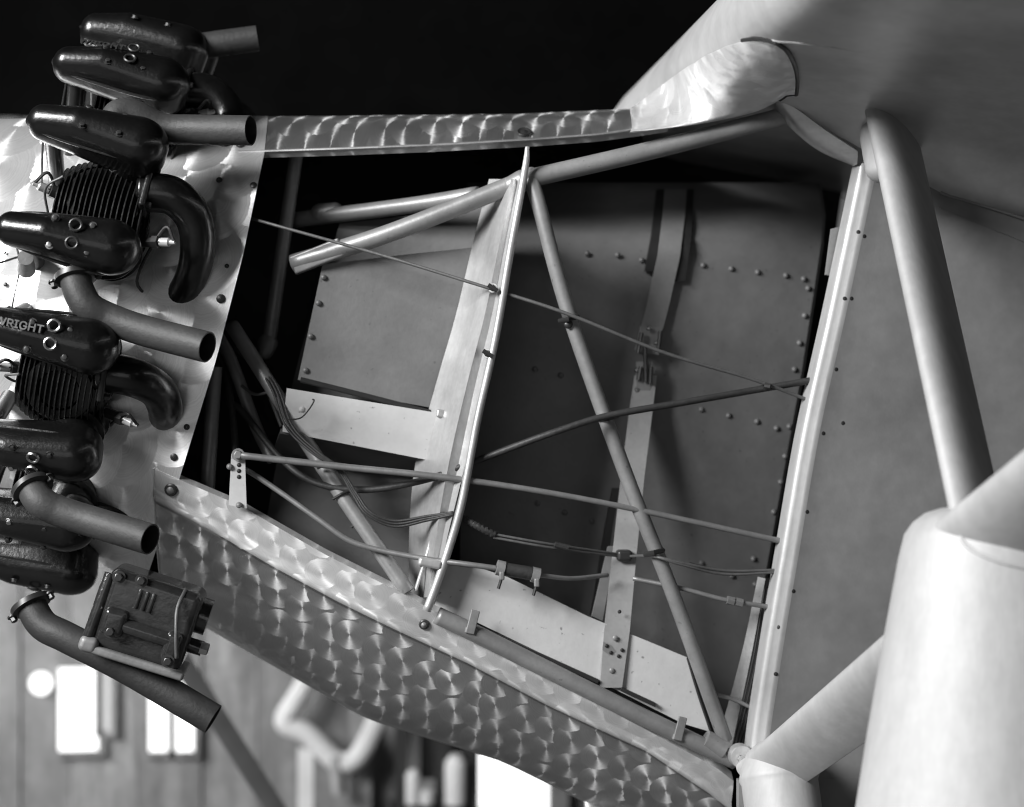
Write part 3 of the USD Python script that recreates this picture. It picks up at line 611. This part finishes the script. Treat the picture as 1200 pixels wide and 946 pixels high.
obj('weld_cluster', hull([(P(612, 212, .045), .021), (P(600, 217, .05), .018), (P(626, 208, .045), .018)]), 'tube_grey', plane + '/upper_tube', smooth=True)
obj('weld_cluster', hull([(P(376, 251, .31), .022), (P(392, 248, .30), .019)]), 'tube_grey', plane + '/upper_tube_002', smooth=True)
obj('weld_cluster', hull([(P(314, 402, .3), .02), (P(311, 412, .29), .016)]), 'tube_grey', plane + '/longeron_001', smooth=True)
# clips on the longeron
for px, py in ((553, 727), (796, 852)):
    d = unit(P(560, 732, 0) - P(690, 797, 0)); n_ = np.cross(d, (0, 1, 0))
    vz = unit(np.array([.25, 0, .97])); vx = np.cross(vz, (0, 1, 0)); obj('clip', [rbox(P(px + 1, py + 2, .011), vx, (0, 1, 0), vz, .017, .005, .045, .002), rbox(P(px - 3, py + 12, .016), vx, (0, 1, 0), vz, .017, .012, .012, .003)], 'tube_grey', plane + '/longeron')
# light plate at the bottom
lp = obj('light_plate', plate([P(522, 662, .055), P(566, 667, .055), P(596, 677, .055), P(690, 723, .055), P(806, 771, .055), P(833, 858, .055), P(800, 848, .055), P(697, 796, .055), P(560, 730, .055), P(508, 716, .055)], .012), 'plate_light', plane, label='pale painted plate along the bottom of the aft bay', smooth=False)
obj('slot', plate([P(553, 734, .040), P(556, 731, .040), P(702, 797, .040), P(700, 801, .040)], .012), 'rubber_black', lp, smooth=False); obj('slot', plate([P(727, 810, .040), P(729, 806, .040), P(768, 824, .040), P(768, 829, .040)], .012), 'rubber_black', lp, smooth=False)
obj('plate_edge', tube(pl((806, 771), (818, 812), (833, 857), Y=.05), .003, 6), 'rubber_black', lp)
for px, py in ((721, 748), (717, 786)): obj('screw', dome_head(P(px, py, .046), (0, -1, 0), .0055, .003), 'tube_grey', sa)
for px, py in ((726, 717), (711, 757), (716, 765), (729, 762), (725, 769)): obj('hole', dome_head(P(px, py, .047), (0, -1, 0), .0038, .002), 'rubber_black', sa)
obj('chipped_paint', plate([P(707, 752, .048), P(716, 756, .048), P(722, 764, .048), P(714, 768, .048), P(706, 762, .048)], .002), 'strap_grey', sa, smooth=False)
# rear upright of the bay
ru = obj('rear_upright', grid(np.array([pl((888, 676), (868, 770), (832, 900), Y=.09, n=6), pl((897, 678), (880, 770), (852, 900), Y=.075, n=6), pl((912, 676), (901, 770), (882, 900), Y=.095, n=6)])), 'tube_grey', plane, label='grooved upright strip behind the panel edge', smooth=40)
for d in (3, 7, 11): obj('groove', tube(pl((893 + d, 690), (880 + d, 770), (855 + d, 880), Y=.063), .0015, 6), 'rubber_black', ru)
obj('upright_plate', plate([P(975, 268, .05), P(987, 265, .05), P(978, 325, .05), P(968, 322, .05)], .01), 'strap_grey', ru, smooth=False)
# control rod, bracket, wires, hoses
br = obj('bracket', plate([P(271, 532, .06), P(287, 532, .06), P(289, 596, .06), P(268, 592, .06)], .006), 'plate_light', plane, label='drilled pale bracket carrying the control rod', smooth=False)
for py in (545, 552, 559): obj('hole', dome_head(P(280, py, .06), (0, -1, 0), .0042, .002), 'rubber_black', br)
obj('bolt', hexbolt(P(279, 533, .055), (0, -1, 0), .008, .01), 'tube_grey', br); obj('bolt', dome_head(P(269, 547, .058), (0, -1, 0), .006, .006), 'tube_grey', br); obj('bolt', dome_head(P(280, 592, .058), (0, -1, 0), .006, .006), 'tube_grey', br)
T('control_rod', [(283, 534, .05), (400, 547, .04), (540, 562, .02), (700, 588, .02), (924, 636, .03)], [.0066, .0066, .0062, .0056, .0056], 'rod_grey', label='straight control rod running aft from the drilled bracket', sides=12)
T('dark_hose', [(272, 420, .26), (268, 470, .24), (282, 480, .2), (330, 538, .14), (370, 566, .1), (430, 574, .08), (500, 562, .05), (545, 545, .03), (575, 534, .03), (640, 510, -.005), (710, 488, -.005), (800, 472, .01), (880, 458, .03), (962, 444, .03)], .0066, 'hose_dark', label='dark sheathed hose rising across the aft bay', sides=10)
T('stay_wire', [(284, 253, .16), (322, 264, .1), (450, 300, .06), (580, 340, .01)], .0032, 'cable_grey', label='thin stay wire across the forward bay', sides=8)
T('stay_wire', [(590, 343, .02), (665, 368, .0), (780, 414, .01), (880, 444, .02), (955, 472, .03)], .0036, 'cable_grey', label='thin stay wire across the aft bay', sides=8)
for nm, px, py, Y in (('wire_clip', 666, 374, .005), ('wire_clip', 713, 490, .005), ('wire_clip', 766, 648, .005)):
    obj(nm, [tube([P(px - 10, py + 2, Y + .02), P(px, py, Y - .006), P(px + 11, py - 3, Y + .02)], .005, 8)] + ([dome_head(P(px, py + 6, Y + .01), (0, -1, 0), .009, .006)] if px < 700 else []), 'bolt_dark', plane + '/diagonal_tube')
obj('wire_clip', tube([P(896, 452, .02), P(903, 453, .015)], .006, 8), 'bolt_dark', plane + '/dark_hose')
for k in range(3):
    o = k * 4.0; T('wire', [(290 + o, 410, .2), (318 + o, 455, .14), (335 + o, 500, .1), (365 + o, 530, .07), (395 + o * .5, 550, .06), (414 + o * .6, 580, .05), (430 + o * .6, 603 - o * .3, .04), (462, 617 - o * .8, .04), (500, 610 - o * .6, .03), (531, 603 - o * .3, .015)], .0027, 'hose_dark', label='dark ignition wire looping past the forward tube' if k == 0 else None, sides=8)
obj('wire_sheath', tube([p + np.array([0, 0, .0014 * math.sin(i * 2.2)]) for i, p in enumerate(pl((544, 608, .03), (560, 617, .02), (580, 627, .02), n=12))], .0066, 10), 'hose_dark', plane, label='ribbed sheath on the wires aft of the frame')
for k in range(2):
    T('wire', [(578, 626 + k * 4, .02), (640, 637 + k * 4, .02), (700, 646 + k * 3, .07), (728, 650 + k * 2, .10)], .0026, 'cable_grey', sides=8)
    T('wire', [(735, 652, .10), (765, 652, .01), (800, 660 + k * 2, .0), (850, 669 + k * 4, .02), (917, 668 + k * 2, .03)], .0028, 'cable_grey', sides=8)
obj('wire_clamp', rbox(P(731, 651, .10), (1, 0, 0), (0, 1, 0), (0, 0, 1), .03, .03, .022, .007), 'bolt_dark', plane, label='dark block clamping the wires to the strap', smooth=True)
for px, py in ((658, 640), (815, 664)): obj('wire_sleeve', tube(pl((px - 8, py - 2), (px + 8, py + 2), Y=.018), .0058, 10), 'hose_dark', plane)
T('fuel_pipe', [(284, 550, .075), (294, 554, .09), (330, 578, .08), (375, 610, .06), (410, 634, .05), (450, 646, .04), (505, 656, .02), (545, 661, .0), (582, 666, -.005)], .0052, 'rod_grey', label='bent fuel pipe from the engine bay', sides=12)
obj('hose_joint', tube(pl((585, 666), (610, 670), (632, 674), Y=-.005), .0125, 14), 'hose_dark', plane, label='rubber hose joint in the fuel pipe with two clamps')
for px, py in ((587, 666), (628, 674)):
    jc = obj('hose_clamp', [tube([P(px - 5, py - 1, -.005), P(px + 4, py + 1, -.005)], .0145, 16), rbox(P(px + 1, py + 9, -.02), (1, 0, 0), (0, 1, 0), (0, 0, 1), .010, .010, .016, .003)], 'tube_grey', plane + '/hose_joint'); 
    obj('clamp_screw', tube(pl((px + 2, py + 8), (px - 3, py + 24), Y=-.02), .003, 8), 'bolt_dark', plane + '/hose_joint')
T('fuel_pipe', [(632, 674, -.005), (670, 678, .02), (712, 674, .06)], .0045, 'rod_grey', sides=10); T('fuel_pipe', [(742, 678, .07), (800, 690, .04), (850, 703, .03), (912, 713, .035)], .0045, 'rod_grey', sides=10)
for px, py in ((856, 704), (866, 706)): obj('pipe_union', tube(pl((px - 4, py - 1), (px + 4, py + 1), Y=.03), .0085, 6), 'rod_grey', plane + '/fuel_pipe_002')
T('cable', [(838, 814, .05), (860, 820, .05), (888, 833, .05)], .0042, 'rod_grey', label='short cable low in the corner of the bay', sides=8)
T('cable', [(245, 395, .25), (262, 430, .25), (272, 480, .2), (276, 530, .15)], .0065, 'hose_dark', sides=8); T('cable', [(276, 408, .22), (300, 432, .2), (318, 470, .18), (330, 500, .15)], .0042, 'hose_dark', sides=8)
T('cable', [(283, 452, .2), (298, 462, .18), (315, 460, .16)], .003, 'cable_grey', sides=8)

# ------------------------------------------------------------------ radial engine: five cylinders in view
def cyl_dir(th): return math.cos(th) * AS + math.sin(th) * AU, -math.sin(th) * AS + math.cos(th) * AU
d20, _ = cyl_dir(math.radians(20)); EC = P(116, 222, -.05) - d20 * .55
obj('crankcase', [lathe([(.0004, .16), (.10, .15), (.17, .08), (.20, .0), (.21, -.08), (.20, -.1)], EC, AX, 40), lathe([(.05, .30), (.06, .26), (.10, .14)], EC, AX, 30)], 'black_casting', plane, label='dark engine crankcase between the cylinders', smooth=True)
def engine_cylinder(deg, label, lettered):
    d, t = cyl_dir(math.radians(deg)); E = lambda f, tt, r: EC + AX * f + t * tt + d * r
    prof = [(.06, .20)]
    for k in range(14):
        r0 = .215 + k * .0145; rad = .083 if k > 3 else .072 + k * .003; prof += [(.064, r0), (rad - .001, r0 + .002), (rad, r0 + .0035), (rad - .001, r0 + .005), (.064, r0 + .0065)]
    prof += [(.064, .43), (.0004, .43)]
    cy = obj('engine_cylinder', lathe(prof, EC, d, 48), 'black_enamel', plane, label=label, smooth=40)
    hp = [(.06, .415)]
    for k in range(7):
        r0 = .418 + k * .0155; rad = .086 * math.sqrt(max(.05, 1 - ((k - 1.5) / 6.3) ** 2)); hp += [(rad - .022, r0), (rad - .022, r0 + .001), (rad - .001, r0 + .0035), (rad, r0 + .005), (rad - .001, r0 + .0065), (rad - .022, r0 + .009)]
    hp += [(.035, .516), (.0004, .518)]
    obj('cylinder_head', lathe(hp, EC, d, 48), 'black_enamel', cy, smooth=40)
    for k in range(17):
        f_ = -.076 + k * .0095; R_ = math.sqrt(.101 ** 2 - f_ ** 2 * .8); hd = [E(f_, R_ * math.cos(q), .438 + R_ * .98 * math.sin(q)) for q in np.linspace(-.25, math.pi + .25, 26)]
        obj('head_fin', plate(hd, .0022, AX), 'black_casting', cy, smooth=False)
    for s in (1, -1):
        tt = .108 * s; out = unit(d * 1 + t * s * .35); side_ = unit(t - out * (t @ out))
        # valve tower
        tw = lathe([(.052, 0), (.052, .02), (.056, .024), (.056, .03), (.05, .033), (.05, .05), (.055, .054), (.055, .06), (.046, .064), (.044, .12)], E(-.035, tt * .55, .43), unit(E(-.03, tt, .55) - E(-.035, tt * .55, .43)), 32)
        obj('valve_tower', tw, 'black_enamel', cy, smooth=40)
        # rocker cover: long rounded box, blunt nose forward
        A_, B_, C_ = E(.125, tt * 1.0, .545), E(.06, tt, .555), E(-.045, tt * .98, .552)
        sh_ = np.array([1, 1, 1.])
        def ell(c, rf, rt, rr):
            base_ = trimesh.creation.icosphere(3).vertices; return np.asarray(c) + base_[:, :1] * rf * AX + base_[:, 1:2] * rt * side_ + base_[:, 2:] * rr * out
        cov = trimesh.convex.convex_hull(np.vstack([ell(A_, .03, .031, .036), ell(A_ + AX * .008, .02, .026, .02), ell(B_, .04, .036, .042), ell(C_, .055, .05, .047), ell(C_ - out * .03, .05, .046, .04)]))
        rc = obj('rocker_cover', cov, 'black_enamel', cy, label='rounded black rocker cover' if not (lettered == s) else 'rounded black rocker cover with raised lettering', smooth=50)
        # raised joint line round the cover
        rim = []
        for q in np.linspace(0, 2 * np.pi, 48):
            cf, ct = math.cos(q), math.sin(q); f_ = .034 + .120 * np.sign(cf) * abs(cf) ** .7; wdt = np.interp(f_, [-.09, -.04, .06, .155], [.048, .0515, .039, .030]); rim.append(E(0, tt, .548) + AX * f_ + side_ * (wdt * np.sign(ct) * abs(ct) ** .75))
        for q in ((.7, -.3) if deg == -20 or s < 0 else ()): obj('bail_ring', tube([E(.012, tt, .555) + side_ * (.032 * q) + out * .044 + AX * (.010 * math.cos(w)) + side_ * (.010 * math.sin(w)) for w in np.linspace(0, 2 * np.pi, 14)], .0024, 6, cap=False), 'bolt_steel' if deg == -20 else 'bolt_dark', rc)
        obj('joint_rim', tube(rim, .0032, 6, cap=False), 'black_casting', rc)
        for f_ in (.05, -.015):
            for q in (1, -1): obj('cover_bolt', hexbolt(E(f_, tt, .566) + side_ * .024 * q + out * .022, out, .005, .006), 'bolt_steel' if lettered != s and q * f_ * s > 0.02 else 'bolt_dark', rc)
        if lettered == s:
            tm = meshkit.text_mesh('WRIGHT', .0135, .004, bold=True); w_ = tm.bounds[1][0]
            # reads from the nose aft on the outboard face
            ex = -AX; nz_ = unit(out * .97 + side_ * (.05 if deg < 0 else .25)); ey = np.cross(nz_, ex); o_ = E(.112, tt, .548) + nz_ * .0445
            ex = unit(ex + nz_ * .085); ey = np.cross(nz_, ex)
            tm.apply_scale([.085 / w_, 1, 1]); tm.apply_transform(frame_T(o_, ex, ey, nz_)); obj('lettering', tm, 'letter_metal', rc, smooth=False)
        # push rod tube and its foot
        pr = obj('pushrod_tube', tube([E(.11, tt * .95, .53), E(.11, tt * .55, .21)], .0155, 16), 'pushrod_black', cy, smooth=True)
        obj('pushrod_nut', lathe([(.019, 0), (.019, .02), (.016, .024)], E(.11, tt * .58, .235), d, 6), 'bolt_dark', pr); obj('tappet_guide', lathe([(.03, 0), (.026, .02), (.02, .035)], E(.11, tt * .53, .195), d, 18), 'black_casting', pr)
        obj('oil_line', tube(spline([E(.128, tt * .93, .515), E(.14, tt * .75, .36), E(.142, tt * .6, .23)], 6), .0022, 6), 'bolt_dark', pr)
    # intake elbow behind the head
    ip = obj('intake_pipe', tube(spline([E(-.06, .04, .49), E(-.12, .045, .495), E(-.165, .02, .47), E(-.182, -.03, .43), E(-.17, -.075, .37), E(-.13, -.10, .30)], 8), [.036, .036, .034, .032, .029, .026], 22), 'black_enamel', cy, smooth=True)
    obj('pipe_flange', [rbox(E(-.075, .042, .49), AX, t, d, .012, .09, .085, .005)], 'black_casting', ip)
    for q in (.036, -.036): obj('flange_nut', hexbolt(E(-.078, .042 + q, .49 + .028), -AX, .006, .012), 'bolt_dark', ip)
    # spark plugs and leads
    for f_, tt in ((-.105, -.045), (.085, .01)):
        sp_ = obj('spark_plug', lathe([(.010, -.03), (.010, 0), (.013, 0), (.013, .012), (.009, .013), (.009, .018)], E(f_, tt, .475), unit(AX * (1 if f_ > 0 else -1) + d * .5), 6), 'bolt_dark', cy)
        v_ = unit(AX * (1 if f_ > 0 else -1) + d * .5); obj('insulator', lathe([(.0085, .015), (.0085, .033), (.005, .036), (.004, .045), (.0004, .046)], E(f_, tt, .475), v_, 14), 'porcelain', sp_)
        obj('plug_lead', tube(spline([E(f_, tt, .475) + v_ * .044, E(f_ * 1.15, tt + .02, .50), E(f_ * .8, tt - .05, .40), E(f_ * 1.1, tt - .04, .27), E(.02, -.09, .20)], 8), .003, 8), 'hose_dark', sp_)
    obj('plug_lead', tube(spline([E(.07, .02, .53), E(.10, -.0, .50), E(.09, -.035, .42), E(.12, -.03, .3)], 8), .0025, 8), 'cable_grey', cy)
    return cy
cyls = {}
for deg, lab, let in ((100, 'uppermost engine cylinder, half out of the picture', 0), (60, 'engine cylinder second from the top, against the dark roof', -1), (20, 'engine cylinder above the middle, pointing at the viewer', 0), (-20, 'engine cylinder below the middle with a finned barrel in view', 1), (-60, 'lowest engine cylinder in view, cut by the left edge', 0)):
    cyls[deg] = engine_cylinder(deg, lab, let)
# exhaust stacks
for deg, pts_, r, m_, lab in (
    (100, [(196, 62, .30), (215, 58, .30), (250, 52, .30), (302, 45, .30)], .0255, 'stack_steel', 'dim exhaust stack against the dark roof'),
    (60, [(132, 150, .02), (140, 134, .03), (160, 136, .035), (190, 150, .04), (225, 152, .03), (294, 153, -.01)], .0275, 'stack_steel', 'exhaust stack ending beside the upper cowl'),
    (20, [(88, 322, -.06), (92, 340, -.07), (104, 360, -.075), (130, 374, -.07), (170, 388, -.09), (243, 407, -.145)], .0275, 'stack_steel', 'long exhaust stack across the bright cowl'),
    (-20, [(36, 570, -.04), (48, 588, -.06), (72, 600, -.06), (110, 612, -.075), (176, 632, -.13)], .0275, 'stack_steel', 'exhaust stack just below the lower barrel'),
    (-60, [(34, 705, .12), (50, 732, .10), (80, 748, .08), (150, 784, .06), (250, 843, .035)], .0285, 'stack_dark', 'lowest and longest exhaust stack, nearly black')):
    q = pl(*pts_, n=8); s_ = obj('exhaust_stack', tube(q, r, 28, inner=.0025), m_, cyls[deg], label=lab, smooth=40)
    obj('stack_bore', lathe([(r - .003, -.0008), (r - .003, -.10), (.0004, -.10)], q[-1], unit(q[-1] - q[-2]), 28), 'soot_dark', cyls[deg], smooth=40)
    obj('stack_flange', lathe([(r * 1.35, -.004), (r * 1.35, .006), (r, .008)], q[1], unit(q[2] - q[0]), 24), 'bolt_dark', cyls[deg])
    for sg in (1, -1): obj('flange_nut', hexbolt(q[1] + np.cross(unit(q[2] - q[0]), AS) * r * 1.5 * sg, unit(q[2] - q[0]), .0065, .012), 'bolt_dark', cyls[deg])
obj('hose_nipple', tube([P(30, 302, -.02), P(31, 316, .05)], [.014, .016], 14), 'stack_pale', ncowl)

# oily accessory housing below the cowl
bx_, by_ = unit(P(230, 706, .02) - P(135, 676, .02)), None
dn = unit(P(113, 760, .02) - P(135, 676, .02)); bn = unit(np.cross(bx_, dn)); bn = bn if bn[1] < 0 else -bn; dn = unit(np.cross(bn, bx_)); dn = dn if dn[2] < 0 else -dn
bc = P(175, 722, .06)
ah = obj('accessory_housing', rbox(bc, bx_, dn, bn, .175, .150, .12, .018), 'oily_casting', plane, label='oily ribbed housing slung under the nose cowl', smooth=50)
H = lambda a_, b_, c_: bc + bx_ * a_ + dn * b_ + bn * c_
obj('flange', [rbox(H(0, .078, .0), bx_, dn, bn, .195, .016, .135, .006)], 'stack_pale', ah, label='pale bottom flange of the housing')
obj('corner_post', tube([H(-.088, -.06, .05), H(-.088, .075, .055)], .011, 14), 'oily_casting', ah, smooth=True)
obj('corner_boss', rbox(H(-.083, .072, .055), bx_, dn, bn, .035, .03, .03, .011), 'stack_pale', ah, smooth=True)
obj('cross_tube', tube([H(-.05, .02, .066), H(.07, .02, .066)], .0135, 16), 'oily_casting', ah, smooth=True)
obj('boss', rbox(H(-.052, .018, .062), bx_, dn, bn, .045, .05, .04, .012), 'oily_casting', ah, smooth=True)
obj('boss', rbox(H(.060, .03, .062), bx_, dn, bn, .03, .055, .035, .010), 'oily_casting', ah, smooth=True)
for a_ in (-.025, -.012, .0): obj('rib', tube([H(a_, -.05, .06), H(a_, -.015, .06)], .005, 10), 'oily_casting', ah, smooth=True)
for a_, b_ in ((-.052, .035), (.062, .055), (-.07, -.06), (-.03, -.066)): obj('bolt', hexbolt(H(a_, b_, .078 if b_ > 0 else .06), bn, .008, .01), 'bolt_dark', ah)
obj('oil_pipe', tube(spline([H(.05, -.075, .05), H(.048, -.04, .075), H(.06, .0, .088), H(.075, .045, .08)], 8), .0035, 10), 'cable_grey', ah, smooth=True)
obj('side_boss', [tube([H(.07, -.03, .0), H(.105, -.03, .0)], .034, 20), tube([H(.08, .025, .02), H(.112, .025, .02)], .014, 12)], 'oily_casting', ah, smooth=40)
obj('union_nut', lathe([(.012, 0), (.012, .014), (.008, .016), (.0004, .016)], H(.108, .022, .03), bx_, 6), 'bolt_steel', ah)
